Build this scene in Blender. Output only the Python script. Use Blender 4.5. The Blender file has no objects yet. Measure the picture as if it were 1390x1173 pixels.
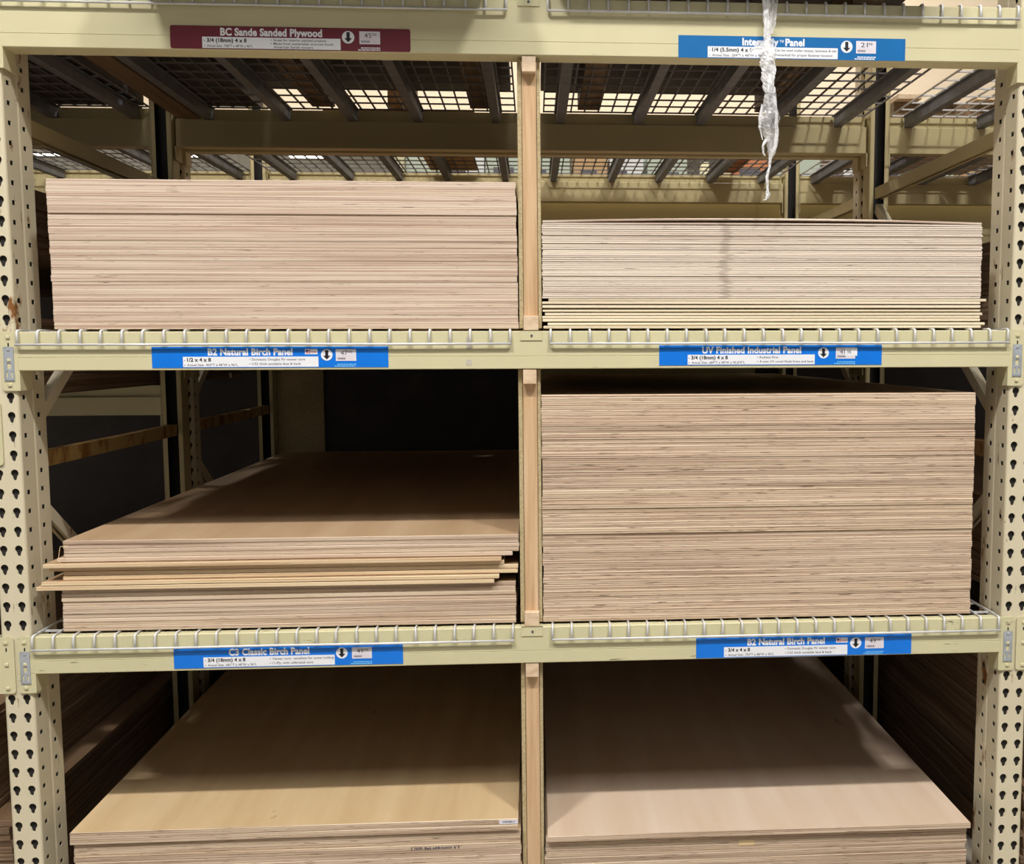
import bpy, math, random
from mathutils import Matrix, Vector
from mathutils.geometry import tessellate_polygon

I = 0.0254                      # everything below is written in inches
PI = math.pi
rnd = random.Random(7)
SC = bpy.context.scene
C = SC.collection

# ------------------------------------------------------------------ camera
cam_d = bpy.data.cameras.new('camera')
cam = bpy.data.objects.new('camera', cam_d); C.objects.link(cam)
cam_d.sensor_fit = 'HORIZONTAL'; cam_d.sensor_width = 36.0
cam_d.lens = 36.0 * 1392.8 / 1390.0
cam_d.shift_x = (695.0 - 817.0) / 1390.0
cam_d.shift_y = (600.1 - 586.5) / 1390.0
cam_d.clip_start = 0.05; cam_d.clip_end = 200
right = Vector((0.99782007, -0.06593358, -0.0028061))
fwd = Vector((0.06542594, 0.99391089, -0.08865991))
up = Vector((0.00863467, 0.08828304, 0.996058))
m = Matrix.Identity(4)
for i in range(3):
    m[i][0] = right[i]; m[i][1] = up[i]; m[i][2] = -fwd[i]
m.translation = Vector((0.55 * I, -109.58 * I, 64.0 * I))
cam.matrix_world = m
SC.camera = cam

# ------------------------------------------------------------------ light
SC.view_settings.view_transform = 'Standard'
SC.view_settings.look = 'None'
SC.view_settings.gamma = 1.0
SC.view_settings.exposure = 0.08
SC.view_settings.use_curve_mapping = False
W = bpy.data.worlds.new('store_air'); SC.world = W; W.use_nodes = True
W.node_tree.nodes['Background'].inputs[0].default_value = (1.0, 0.975, 0.94, 1)
W.node_tree.nodes['Background'].inputs[1].default_value = 0.20

LAMP_Z = 300.0
LAMPS = [  # x, y, power, label of the fixture
    (-92, -148, 345, 'high bay lamp over the aisle, left of the camera'),
    (92, -148, 345, 'high bay lamp over the aisle, right of the camera'),
    (-92, 200, 220, 'high bay lamp over the far aisle behind the left shelves'),
    (92, 200, 220, 'high bay lamp over the far aisle behind the right shelves'),
    (-230, 560, 1300, 'distant high bay lamp beyond the far aisle, nearest of the distant rows'),
    (-560, 900, 2600, 'distant high bay lamp beyond the far aisle, far left'),
]

# ------------------------------------------------------------------ helpers
def lin(r, g, b):
    def f(c):
        c /= 255.0
        return c / 12.92 if c <= 0.04045 else ((c + 0.055) / 1.055) ** 2.4
    return (f(r), f(g), f(b), 1.0)

class NT:
    def __init__(s, name):
        s.m = bpy.data.materials.new(name); s.m.use_nodes = True
        s.t = s.m.node_tree; s.b = s.t.nodes['Principled BSDF']
    def n(s, kind, **kw):
        x = s.t.nodes.new(kind)
        for k, v in kw.items(): setattr(x, k, v)
        return x
    def l(s, a, b): s.t.links.new(a, b)
    def coord(s, scale, kind='Object', rand=0.0):
        tc = s.n('ShaderNodeTexCoord'); mp = s.n('ShaderNodeMapping')
        mp.inputs['Scale'].default_value = scale
        s.l(tc.outputs[kind], mp.inputs['Vector'])
        if rand:
            oi = s.n('ShaderNodeObjectInfo'); mu = s.n('ShaderNodeMath', operation='MULTIPLY')
            mu.inputs[1].default_value = rand
            s.l(oi.outputs['Random'], mu.inputs[0])
            cb = s.n('ShaderNodeCombineXYZ')
            for k in range(3): s.l(mu.outputs[0], cb.inputs[k])
            s.l(cb.outputs[0], mp.inputs['Location'])
        return mp.outputs[0]
    def noise(s, vec, scale=1.0, detail=3.0, rough=0.55):
        x = s.n('ShaderNodeTexNoise')
        x.inputs['Scale'].default_value = scale; x.inputs['Detail'].default_value = detail
        x.inputs['Roughness'].default_value = rough
        s.l(vec, x.inputs['Vector']); return x.outputs['Fac']
    def ramp(s, fac, stops):
        r = s.n('ShaderNodeValToRGB'); e = r.color_ramp.elements
        while len(e) > 1: e.remove(e[-1])
        e[0].position, e[0].color = stops[0]
        for p, c in stops[1:]:
            q = e.new(p); q.color = c
        s.l(fac, r.inputs[0]); return r.outputs[0]
    def mix(s, fac, a, b, mode='MIX'):
        x = s.n('ShaderNodeMix', data_type='RGBA', blend_type=mode)
        if isinstance(fac, float): x.inputs[0].default_value = fac
        else: s.l(fac, x.inputs[0])
        for sock, v in ((x.inputs[6], a), (x.inputs[7], b)):
            if isinstance(v, tuple): sock.default_value = v
            else: s.l(v, sock)
        return x.outputs[2]
    def out(s, col, rough=0.5, metal=0.0, spec=None):
        if isinstance(col, tuple): s.b.inputs['Base Color'].default_value = col
        else: s.l(col, s.b.inputs['Base Color'])
        s.b.inputs['Roughness'].default_value = rough; s.b.inputs['Metallic'].default_value = metal
        if spec is not None: s.b.inputs['Specular IOR Level'].default_value = spec
        return s.m

BW = [(0.0, (0, 0, 0, 1)), (1.0, (1, 1, 1, 1))]
def step(a, b): return [(a, (0, 0, 0, 1)), (b, (1, 1, 1, 1))]

def plain(name, col, rough=0.5, metal=0.0, var=0.10, scale=14, spec=None):
    k = NT(name); v = k.coord((scale, scale, scale))
    f = k.noise(v)
    d = tuple(c * (1 - var) for c in col[:3]) + (1,); h = tuple(min(1, c * (1 + var)) for c in col[:3]) + (1,)
    return k.out(k.ramp(f, [(0.3, d), (0.7, h)]), rough, metal, spec)

def paint(name, base, rust_lo, rust_hi, scuff=0.70, sc=(60, 60, 9)):
    k = NT(name)
    big = k.noise(k.coord((5, 5, 2.2)), 1, 3)
    col = k.ramp(big, [(0.3, tuple(c * 0.93 for c in base[:3]) + (1,)), (0.72, base)])
    st = k.noise(k.coord(sc), 1, 4, 0.7)
    col = k.mix(k.ramp(st, step(scuff, scuff + 0.05)), col, lin(104, 92, 66))
    ru = k.noise(k.coord((11, 11, 5)), 1, 5, 0.68)
    col = k.mix(k.ramp(ru, step(rust_lo, rust_hi)), col, lin(134, 88, 44))
    return k.out(col, 0.42, 0.0, 0.45)

CREAM = lin(213, 206, 168)
M = {}
M['paint'] = paint('cream_paint', CREAM, 0.80, 0.86, 0.70, (9, 60, 70))
M['paint_scuffed'] = paint('scuffed_cream_paint', lin(210, 204, 166), 0.78, 0.84, 0.645, (7, 45, 60))
M['paint_worn'] = paint('worn_cream_paint', lin(218, 208, 180), 0.615, 0.67, 0.665)
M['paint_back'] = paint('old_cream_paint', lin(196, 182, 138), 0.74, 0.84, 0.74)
M['paint_rust'] = paint('rusty_cream_paint', lin(186, 160, 104), 0.50, 0.60, 0.66)
M['zinc'] = plain('galvanised_steel', lin(176, 182, 190), 0.42, 0.3, 0.16, 30)
M['channel'] = plain('grey_channel_steel', lin(128, 130, 136), 0.55, 0.35, 0.18, 20)
M['wire'] = plain('galvanised_wire', lin(214, 214, 214), 0.42, 0.15, 0.08, 30)
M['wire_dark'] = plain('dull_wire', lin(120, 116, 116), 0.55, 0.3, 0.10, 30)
M['hollow_shade'] = plain('dark_hollow_shade', lin(40, 36, 34), 0.8, 0, 0.2, 20)  # near-black standing in for the shade inside the hollow posts
M['black'] = plain('black_ink', lin(22, 20, 30), 0.5, 0, 0.05)
M['white'] = plain('white_print', lin(236, 238, 244), 0.5, 0, 0.02)
M['tag'] = plain('price_tag_paper', lin(226, 222, 232), 0.45, 0, 0.03)
M['blue'] = plain('bright_blue_print', lin(0, 118, 226), 0.35, 0, 0.03)
M['blue_deep'] = plain('deep_blue_print', lin(0, 104, 172), 0.4, 0, 0.03)
M['burgundy'] = plain('burgundy_print', lin(112, 34, 48), 0.4, 0, 0.05)
M['grey_ink'] = plain('grey_ink', lin(86, 84, 96), 0.5, 0, 0.05)
M['red'] = plain('flag_red', lin(200, 70, 80), 0.5, 0, 0.05)
M['navy'] = plain('flag_navy', lin(50, 66, 130), 0.5, 0, 0.05)
M['pale_blue'] = plain('pale_blue_ink', lin(120, 196, 240), 0.5, 0, 0.05)
M['pink_ink'] = plain('pale_pink_ink', lin(232, 206, 208), 0.5, 0, 0.05)
M['masking'] = plain('masking_tape', lin(222, 196, 150), 0.5, 0, 0.05)
M['floor'] = plain('polished_concrete', lin(150, 142, 128), 0.35, 0, 0.12, 1.2)
M['ceiling'] = plain('ceiling_white', lin(215, 215, 210), 0.8, 0, 0.03, 1)
M['tan_wall'] = plain('tan_wall_paint', lin(236, 216, 188), 0.75, 0, 0.04, 2)
M['shade_board'] = plain('painted_shade_board', lin(66, 58, 58), 0.6, 0, 0.2, 6)  # dark tone carries the shade under loads and behind the rack
M['carton_green'] = plain('pale_green_carton', lin(190, 202, 186), 0.6, 0, 0.05, 5)
M['carton_tan'] = plain('kraft_carton', lin(196, 160, 116), 0.7, 0, 0.08, 5)
M['carton_orange'] = plain('orange_carton', lin(206, 132, 86), 0.7, 0, 0.08, 5)
M['carton_white'] = plain('white_carton', lin(228, 232, 232), 0.6, 0, 0.04, 5)

def wood(name, lo, mid, hi, scale=(55, 3, 55), rough=0.6, knots=True):
    k = NT(name)
    f = k.noise(k.coord(scale, rand=40.0), 1.0, 5, 0.6)
    col = k.ramp(f, [(0.25, lo), (0.5, mid), (0.75, hi)])
    if knots:
        g = k.noise(k.coord(tuple(c * 0.13 for c in scale), rand=17.0), 1, 2)
        col = k.mix(k.ramp(g, step(0.62, 0.8)), col, lo)
    return k.out(col, rough, 0, 0.3)
M['stud'] = wood('pine_stud', lin(184, 146, 108), lin(208, 174, 136), lin(222, 192, 158), (85, 85, 3.2))
M['block'] = wood('pine_block', lin(196, 164, 132), lin(220, 194, 164), lin(230, 210, 184), (30, 8, 60))
M['plank'] = wood('rough_plank', lin(96, 76, 56), lin(126, 102, 76), lin(150, 124, 96), (60, 4, 60))
M['osb'] = wood('chipboard_panel', lin(150, 132, 96), lin(184, 166, 128), lin(204, 188, 150), (160, 160, 160), 0.75, False)

def ply_edge(name, t, n, lo, mid, hi, zs=230.0, voids=0.70, contrast=0.35, stain=False):
    """sawn edge of a sheet: thin plies, streaks and the odd void"""
    k = NT(name)
    a = k.noise(k.coord((1.3, 1.3, zs), rand=60.0), 1, 4, 0.62)
    col = k.ramp(a, [(0.36, lo), (0.48, mid), (0.62, hi)])
    # alternate plies
    tc = k.n('ShaderNodeTexCoord'); sx = k.n('ShaderNodeSeparateXYZ'); k.l(tc.outputs['Object'], sx.inputs[0])
    mu = k.n('ShaderNodeMath', operation='MULTIPLY'); mu.inputs[1].default_value = PI * n / (t * I)
    k.l(sx.outputs[2], mu.inputs[0])
    si = k.n('ShaderNodeMath', operation='SINE'); k.l(mu.outputs[0], si.inputs[0])
    ma = k.n('ShaderNodeMath', operation='MULTIPLY_ADD'); ma.inputs[1].default_value = 0.5; ma.inputs[2].default_value = 0.5
    k.l(si.outputs[0], ma.inputs[0])
    pl = k.ramp(ma.outputs[0], [(0.25, lo), (0.75, hi)])
    col = k.mix(contrast, col, pl)
    oi = k.n('ShaderNodeObjectInfo')
    tint = k.ramp(oi.outputs['Random'], [(0.0, (0.86, 0.84, 0.82, 1)), (0.35, (1.0, 0.97, 0.95, 1)), (0.7, (0.97, 0.95, 0.92, 1)), (1.0, (1.06, 1.05, 1.0, 1))])
    col = k.mix(1.0, col, tint, 'MULTIPLY')
    v = k.noise(k.coord((13, 13, 560), rand=91.0), 1, 3, 0.6)
    col = k.mix(k.ramp(v, step(voids - .055, voids - .02)), col, lin(96, 70, 54))
    if stain:      # old water run down the sawn edges
        tg = k.n('ShaderNodeTexCoord'); w = k.noise(k.coord((3, 3, 3), rand=3.0), 1, 1)
        s2 = k.n('ShaderNodeSeparateXYZ'); k.l(tg.outputs['Object'], s2.inputs[0])
        ad = k.n('ShaderNodeMath', operation='MULTIPLY_ADD'); ad.inputs[1].default_value = 0.05
        k.l(w, ad.inputs[0]); k.l(s2.outputs[0], ad.inputs[2])
        c0 = k.n('ShaderNodeMath', operation='SUBTRACT'); c0.inputs[1].default_value = -4.4 * I + 0.025
        k.l(ad.outputs[0], c0.inputs[0])
        c1 = k.n('ShaderNodeMath', operation='ABSOLUTE'); k.l(c0.outputs[0], c1.inputs[0])
        f = k.ramp(c1.outputs[0], [(0.006, (0.35, 0.35, 0.35, 1)), (0.017, (0, 0, 0, 1))])
        col = k.mix(f, col, lin(120, 100, 84))
    return k.out(col, 0.7, 0, 0.25)

def ply_face(name, lo, mid, hi, rough=0.42):
    k = NT(name)
    g = k.noise(k.coord((12, 0.9, 1), rand=23.0), 1, 6, 0.55)
    col = k.ramp(g, [(0.25, lo), (0.5, mid), (0.75, hi)])
    b = k.noise(k.coord((6, 3.2, 1), rand=9.0), 1, 4, 0.6)
    col = k.mix(k.ramp(b, [(0.4, (0, 0, 0, 1)), (0.8, (0.45, 0.45, 0.45, 1))]), col, lo)
    kn = k.noise(k.coord((16, 9, 1), rand=31.0), 1, 2)
    col = k.mix(k.ramp(kn, step(0.735, 0.80)), col, tuple(c * 0.6 for c in lo[:3]) + (1,))
    return k.out(col, rough, 0, 0.4)

EDGE_SANDE = ply_edge('sande_plywood_edge', .708, 7, lin(160, 128, 110), lin(204, 182, 164), lin(230, 216, 200), 200, .715)
EDGE_THIN = ply_edge('thin_panel_edge', .205, 1, lin(164, 138, 126), lin(210, 194, 180), lin(232, 222, 210), 150, .72, .55, True)
EDGE_PALE = ply_edge('pale_panel_edge', .29, 1, lin(194, 176, 146), lin(222, 208, 180), lin(238, 228, 206), 160, .80, .4)
EDGE_FIR = ply_edge('fir_plywood_edge', .453, 5, lin(156, 126, 106), lin(206, 184, 162), lin(230, 214, 194), 190, .73)
EDGE_FIR_WARM = ply_edge('warm_fir_plywood_edge', .453, 5, lin(184, 150, 114), lin(220, 194, 158), lin(238, 220, 188), 170, .78)
EDGE_PINE = ply_edge('pine_plywood_edge', .689, 5, lin(142, 114, 94), lin(202, 178, 154), lin(228, 210, 188), 200, .67, .45)
EDGE_BIRCH = ply_edge('birch_plywood_edge', .681, 7, lin(142, 116, 96), lin(198, 174, 152), lin(226, 208, 186), 190, .68)
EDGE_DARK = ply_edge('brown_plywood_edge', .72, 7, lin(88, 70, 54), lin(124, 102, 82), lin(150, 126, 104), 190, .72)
FACE_GOLD = ply_face('golden_birch_face', lin(190, 160, 120), lin(205, 178, 138), lin(216, 192, 154))
FACE_PINK = ply_face('pale_birch_face', lin(204, 178, 154), lin(212, 190, 168), lin(220, 202, 182))
FACE_TAN = ply_face('tan_birch_face', lin(170, 140, 108), lin(184, 154, 122), lin(196, 168, 136))
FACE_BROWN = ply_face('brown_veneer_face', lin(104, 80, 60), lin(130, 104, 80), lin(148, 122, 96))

# stretch film
k = NT('stretch_film')
tr = k.n('ShaderNodeBsdfTransparent'); tr.inputs[0].default_value = (0.97, 0.97, 0.97, 1)
k.b.inputs['Base Color'].default_value = (0.92, 0.92, 0.93, 1); k.b.inputs['Roughness'].default_value = 0.18
k.b.inputs['Specular IOR Level'].default_value = 0.8
mxs = k.n('ShaderNodeMixShader')
fn = k.noise(k.coord((55, 55, 22)), 1, 4, 0.7)
fr = k.ramp(fn, [(0.40, (0.07, 0.07, 0.07, 1)), (0.62, (0.5, 0.5, 0.5, 1))])
k.l(fr, mxs.inputs[0]); k.l(tr.outputs[0], mxs.inputs[1]); k.l(k.b.outputs[0], mxs.inputs[2])
k.l(mxs.outputs[0], k.t.nodes['Material Output'].inputs[0])
M['film'] = k.m
k2 = NT('white_gathered_film')
tr = k2.n('ShaderNodeBsdfTransparent'); k2.b.inputs['Base Color'].default_value = (0.93, 0.93, 0.95, 1)
k2.b.inputs['Roughness'].default_value = 0.20
mxs = k2.n('ShaderNodeMixShader'); fn = k2.noise(k2.coord((90, 90, 40)), 1, 3, 0.7)
k2.l(k2.ramp(fn, [(0.38, (0.35, 0.35, 0.35, 1)), (0.58, (0.9, 0.9, 0.9, 1))]), mxs.inputs[0])
k2.l(tr.outputs[0], mxs.inputs[1]); k2.l(k2.b.outputs[0], mxs.inputs[2])
k2.l(mxs.outputs[0], k2.t.nodes['Material Output'].inputs[0])
M['film_white'] = k2.m

def emit(name, col, s):
    k = NT(name); k.out(col, 0.5); k.b.inputs['Emission Color'].default_value = col
    k.b.inputs['Emission Strength'].default_value = s; return k.m
M['lamp_glow'] = emit('lamp_glow', (1, 0.97, 0.9, 1), 6.0)

class MB:
    def __init__(s): s.v = []; s.f = []; s.mi = []
    def add(s, vs, fs, mi=0):
        b = len(s.v); s.v += [tuple(p) for p in vs]
        for f in fs: s.f.append(tuple(b + i for i in f)); s.mi.append(mi)
        return s
    def box(s, x0, x1, y0, y1, z0, z1, mi=0):
        return s.add([(x0, y0, z0), (x1, y0, z0), (x1, y1, z0), (x0, y1, z0), (x0, y0, z1), (x1, y0, z1), (x1, y1, z1), (x0, y1, z1)],
                     [(0, 3, 2, 1), (4, 5, 6, 7), (0, 1, 5, 4), (1, 2, 6, 5), (2, 3, 7, 6), (3, 0, 4, 7)], mi)
    def bbox(s, x0, x1, y0, y1, z0, z1, b=0.06, mi=0):
        """box with chamfered edges"""
        vs = []; idx = {}
        xs, ys, zs = (x0, x1), (y0, y1), (z0, z1)
        for i in (0, 1):
            for j in (0, 1):
                for l in (0, 1):
                    si, sj, sl = (1, -1)[i], (1, -1)[j], (1, -1)[l]
                    p = (xs[i], ys[j], zs[l])
                    for a in range(3):
                        q = [p[0] + b * si, p[1] + b * sj, p[2] + b * sl]; q[a] = p[a]
                        idx[(i, j, l, a)] = len(vs); vs.append(q)
        fs = []
        for a in range(3):
            o = [t for t in range(3) if t != a]
            for e in (0, 1):
                r = []
                for (p, q) in ((0, 0), (1, 0), (1, 1), (0, 1)):
                    c = [0, 0, 0]; c[a] = e; c[o[0]] = p; c[o[1]] = q; r.append(idx[(*c, a)])
                fs.append(r)
        for a in range(3):           # edges along axis a
            o = [t for t in range(3) if t != a]
            for p in (0, 1):
                for q in (0, 1):
                    c0 = [0, 0, 0]; c0[o[0]] = p; c0[o[1]] = q; c1 = list(c0); c1[a] = 1
                    fs.append([idx[(*c0, o[0])], idx[(*c1, o[0])], idx[(*c1, o[1])], idx[(*c0, o[1])]])
        for i in (0, 1):
            for j in (0, 1):
                for l in (0, 1): fs.append([idx[(i, j, l, 0)], idx[(i, j, l, 1)], idx[(i, j, l, 2)]])
        return s.add(vs, fs, mi)
    def prism_x(s, poly, x0, x1, mi=0):
        """poly in (y,z), swept along x"""
        n = len(poly); vs = [(x0, y, z) for y, z in poly] + [(x1, y, z) for y, z in poly]
        fs = [(i, (i + 1) % n, n + (i + 1) % n, n + i) for i in range(n)]
        tri = tessellate_polygon([[Vector((y, z, 0)) for y, z in poly]])
        fs += [tuple(t) for t in tri] + [tuple(n + q for q in t) for t in tri]
        return s.add(vs, fs, mi)
    def prism_y(s, poly, y0, y1, mi=0):
        n = len(poly); vs = [(x, y0, z) for x, z in poly] + [(x, y1, z) for x, z in poly]
        fs = [(i, (i + 1) % n, n + (i + 1) % n, n + i) for i in range(n)]
        tri = tessellate_polygon([[Vector((x, z, 0)) for x, z in poly]])
        fs += [tuple(t) for t in tri] + [tuple(n + q for q in t) for t in tri]
        return s.add(vs, fs, mi)
    def tube(s, pts, r, n=6, mi=0, flat=1.0):
        pts = [Vector(p) for p in pts]; rs = r if isinstance(r, (list, tuple)) else [r] * len(pts)
        vs = []; fs = []; prev = None
        for i, p in enumerate(pts):
            t = (pts[min(i + 1, len(pts) - 1)] - pts[max(i - 1, 0)]).normalized()
            a = prev if prev is not None else (Vector((0, 0, 1)) if abs(t.z) < 0.9 else Vector((1, 0, 0)))
            u = (a - t * a.dot(t)).normalized(); w = t.cross(u); prev = u
            for j in range(n):
                q = 2 * PI * j / n
                vs.append(p + (u * math.cos(q) + w * math.sin(q) * flat) * rs[i])
        for i in range(len(pts) - 1):
            for j in range(n):
                k_ = (j + 1) % n
                fs.append((i * n + j, i * n + k_, (i + 1) * n + k_, (i + 1) * n + j))
        fs.append(tuple(range(n - 1, -1, -1))); fs.append(tuple((len(pts) - 1) * n + j for j in range(n)))
        return s.add(vs, fs, mi)
    def plate(s, outer, holes, fn, depth, mi=0):
        """flat plate with holes; fn(a, b, depth) -> point"""
        loops = [outer] + holes
        flat = [p for l in loops for p in l]
        tri = tessellate_polygon([[Vector((a, b, 0)) for a, b in l] for l in loops])
        s.add([fn(a, b, 0) for a, b in flat], [tuple(t) for t in tri], mi)
        for h in holes:
            n = len(h)
            s.add([fn(a, b, 0) for a, b in h] + [fn(a, b, depth) for a, b in h],
                  [(i, (i + 1) % n, n + (i + 1) % n, n + i) for i in range(n)], mi)
        return s
    def build(s, name, mats, parent=None, org=(0, 0, 0), smooth=False):
        me = bpy.data.meshes.new(name)
        me.from_pydata([((x - org[0]) * I, (y - org[1]) * I, (z - org[2]) * I) for x, y, z in s.v], [], s.f)
        if not isinstance(mats, (list, tuple)): mats = [mats]
        for q in mats: me.materials.append(q)
        me.polygons.foreach_set('material_index', s.mi)
        me.update()
        import bmesh
        bm = bmesh.new(); bm.from_mesh(me); bmesh.ops.recalc_face_normals(bm, faces=bm.faces); bm.to_mesh(me); bm.free()
        if smooth: me.polygons.foreach_set('use_smooth', [True] * len(me.polygons))
        o = bpy.data.objects.new(name, me); C.objects.link(o)
        if parent is not None: o.parent = parent
        else: o.location = tuple(c * I for c in org)
        return o

def tag(o, label, cat, group=None):
    o['label'] = label; o['category'] = cat
    if group: o['group'] = group
    return o
def thing(name, label, cat, loc, group=None):
    o = bpy.data.objects.new(name, None); C.objects.link(o)
    o.empty_display_size = 0.05
    o.location = tuple(c * I for c in loc); o['org'] = 0
    del o['org']
    return tag(o, label, cat, group)
def struct(o): o['kind'] = 'structure'; return o
def dup(o, loc=None, parent=None):
    c = o.copy(); C.objects.link(c)
    if parent is not None: c.parent = parent
    if loc is not None: c.location = tuple(q * I for q in loc)
    for ch in list(o.children): dup(ch, None, c)
    return c
ORD = ['', 'first', 'second', 'third', 'fourth', 'fifth', 'sixth', 'seventh', 'eighth', 'ninth', 'tenth', 'eleventh', 'twelfth',
       'thirteenth', 'fourteenth', 'fifteenth', 'sixteenth', 'seventeenth', 'eighteenth', 'nineteenth', 'twentieth']
TENS = {2: 'twenty', 3: 'thirty', 4: 'forty', 5: 'fifty', 6: 'sixty'}
TENTH = {2: 'twentieth', 3: 'thirtieth', 4: 'fortieth', 5: 'fiftieth', 6: 'sixtieth'}
def ordinal(n):
    if n <= 20: return ORD[n]
    return TENTH[n // 10] if n % 10 == 0 else TENS[n // 10] + '-' + ORD[n % 10]

# ------------------------------------------------------------------ the setting
struct(MB().box(-900, 900, -330, 1500, -4, 0).build('floor', M['floor']))
struct(MB().box(-900, 900, -330, 1500, 372, 376).build('ceiling', M['ceiling']))
struct(MB().box(-420, 896, 300, 304, 146, 372).build('trim_1', M['tan_wall']))
struct(MB().box(-900, 900, 1500, 1504, 0, 372).build('wall_back', M['ceiling']))
struct(MB().box(-904, -900, -330, 1500, 0, 372).build('wall_left', M['ceiling']))
struct(MB().box(900, 904, -330, 1500, 0, 372).build('wall_right', M['ceiling']))

# soft fill light added over the aisle for the front faces
sk = thing('fill_panel', 'wide white panel added as fill light over the aisle', 'fill_panel', (0, -235, 371))
MB().box(-84, 84, -60, 60, -.6, -.1).build('diffuser_panel', M['lamp_glow'], sk)
MB().box(-88, 88, -64, -60, -1.4, .9).box(-88, 88, 60, 64, -1.4, .9).build('panel_frame', M['ceiling'], sk)
ld = bpy.data.lights.new('fill_light', 'AREA'); ld.shape = 'RECTANGLE'; ld.size = 168 * I; ld.size_y = 120 * I
ld.energy = 230; ld.color = (1.0, 0.98, 0.95)
lo = bpy.data.objects.new('fill_light', ld); C.objects.link(lo); lo.parent = sk; lo.location = (0, 0, -.03)

# lamps
FAR = ['first', 'second', 'third']
for j in range(3):
    for i in range(4):
        LAMPS.append((-720 + i * 150, 1020 + j * 170, 0, 'most distant high bay lamps, %s row, %s from the left' % (FAR[j], ordinal(i + 1))))
for x, y, p, lab in LAMPS:
    t = thing('high_bay_lamp', lab, 'ceiling lamp', (x, y, LAMP_Z), 'high bay ceiling lamps')
    MB().prism_x([(-7, 1.5), (-4, 5), (4, 5), (7, 1.5), (7, 0.6), (-7, 0.6)], -26, 26).build('housing', M['ceiling'], t)
    MB().box(-24, 24, -6, 6, 0.3, 0.6).build('diffuser', M['lamp_glow'], t)
    hb = MB()
    for sx in (-18, 18): hb.tube([(sx, 0, 5), (sx, 0, 72)], 0.25)
    hb.build('hanger', M['zinc'], t)
    if not p: continue
    ld = bpy.data.lights.new('lamp_light', 'AREA'); ld.shape = 'RECTANGLE'
    ld.size = 26 * I; ld.size_y = 9 * I; ld.energy = p; ld.color = (1.0, 0.975, 0.94)
    lo = bpy.data.objects.new('lamp_light', ld); C.objects.link(lo); lo.parent = t; lo.location = (0, 0, -0.01)

# ------------------------------------------------------------------ upright frames
def circle(cx, cz, r, n, a0, a1): return [(cx + r * math.cos(a0 + (a1 - a0) * i / n), cz + r * math.sin(a0 + (a1 - a0) * i / n)) for i in range(n + 1)]
def keyhole(cx, cz):
    p = circle(cx, cz + 0.14, 0.40, 10, math.radians(-52), math.radians(232))
    return p + circle(cx, cz - 0.43, 0.19, 4, math.radians(180), math.radians(360))
def post_mesh(y0, height, keys=True, width=3.1, depth=3.0):
    """perforated rack column: keyholes in front, square holes in the sides"""
    mb = MB(); h = width / 2; r = 0.34
    nz = int(height / 2)
    for kz in range(nz):
        z0, z1 = 2.0 * kz, 2.0 * kz + 2
        zc = z0 + 1.33
        out = [(-h + r, z0), (h - r, z0), (h - r, z1), (-h + r, z1)]
        holes = [keyhole(-0.77, zc), keyhole(0.77, zc)] if keys else []
        mb.plate(out, holes, lambda a, b, d: (a, y0 + d, b), 0.16)
        for sgn in (-1, 1):
            o2 = [(r, z0), (depth - 0.12, z0), (depth - 0.12, z1), (r, z1)]
            c = 1.2
            hs = [[(c - 0.34, zc - 0.25), (c + 0.34, zc - 0.25), (c + 0.34, zc + 0.25), (c - 0.34, zc + 0.25)]]
            mb.plate(o2, hs, lambda a, b, d, sg=sgn: (sg * (h - d), y0 + a, b), 0.09)
    H = 2.0 * nz
    for sgn in (-1, 1):
        arc = [(sgn * (h - r + r * math.sin(q)), y0 + r - r * math.cos(q)) for q in [PI / 2 * i / 4 for i in range(5)]]
        for (xa, ya), (xb, yb) in zip(arc, arc[1:]):
            mb.add([(xa, ya, 0), (xb, yb, 0), (xb, yb, H), (xa, ya, H)], [(0, 1, 2, 3)])
        x = sgn * h; xi = sgn * (h - 0.12)
        mb.add([(x, y0 + depth - 0.12, 0), (xi, y0 + depth, 0), (xi, y0 + depth, H), (x, y0 + depth - 0.12, H)], [(0, 1, 2, 3)])
    mb.box(-h + .2, h - .2, y0 + .3, y0 + depth - .16, .2, 2.0 * nz - .2, 1)  # dark core behind the holes, their shade put in as colour
    mb.add([(-h + .12, y0 + depth, 0), (h - .12, y0 + depth, 0), (h - .12, y0 + depth, H), (-h + .12, y0 + depth, H)], [(0, 1, 2, 3)])
    return mb
def channel_post(y0, height, width=3.1, depth=3.0):
    """open column, hollow side to the front"""
    h = width / 2; w = 0.14; mb = MB()
    mb.box(-h, -h + w, y0, y0 + depth, 0, height); mb.box(h - w, h, y0, y0 + depth, 0, height)
    mb.box(-h, h, y0 + depth - w, y0 + depth, 0, height)
    mb.box(-h + w, h - w, y0 + depth - .6, y0 + depth - w, .1, height - .1, 1); mb.box(-h + w, -h + w + .05, y0 + w, y0 + depth - .6, .1, height - .1, 1); mb.box(h - w - .05, h - w, y0 + w, y0 + depth - .6, .1, height - .1, 1)  # dark liners colouring in the shade of the hollow
    mb.box(-h, -h + 0.72, y0, y0 + w, 0, height); mb.box(h - 0.72, h, y0, y0 + w, 0, height)
    return mb
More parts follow.
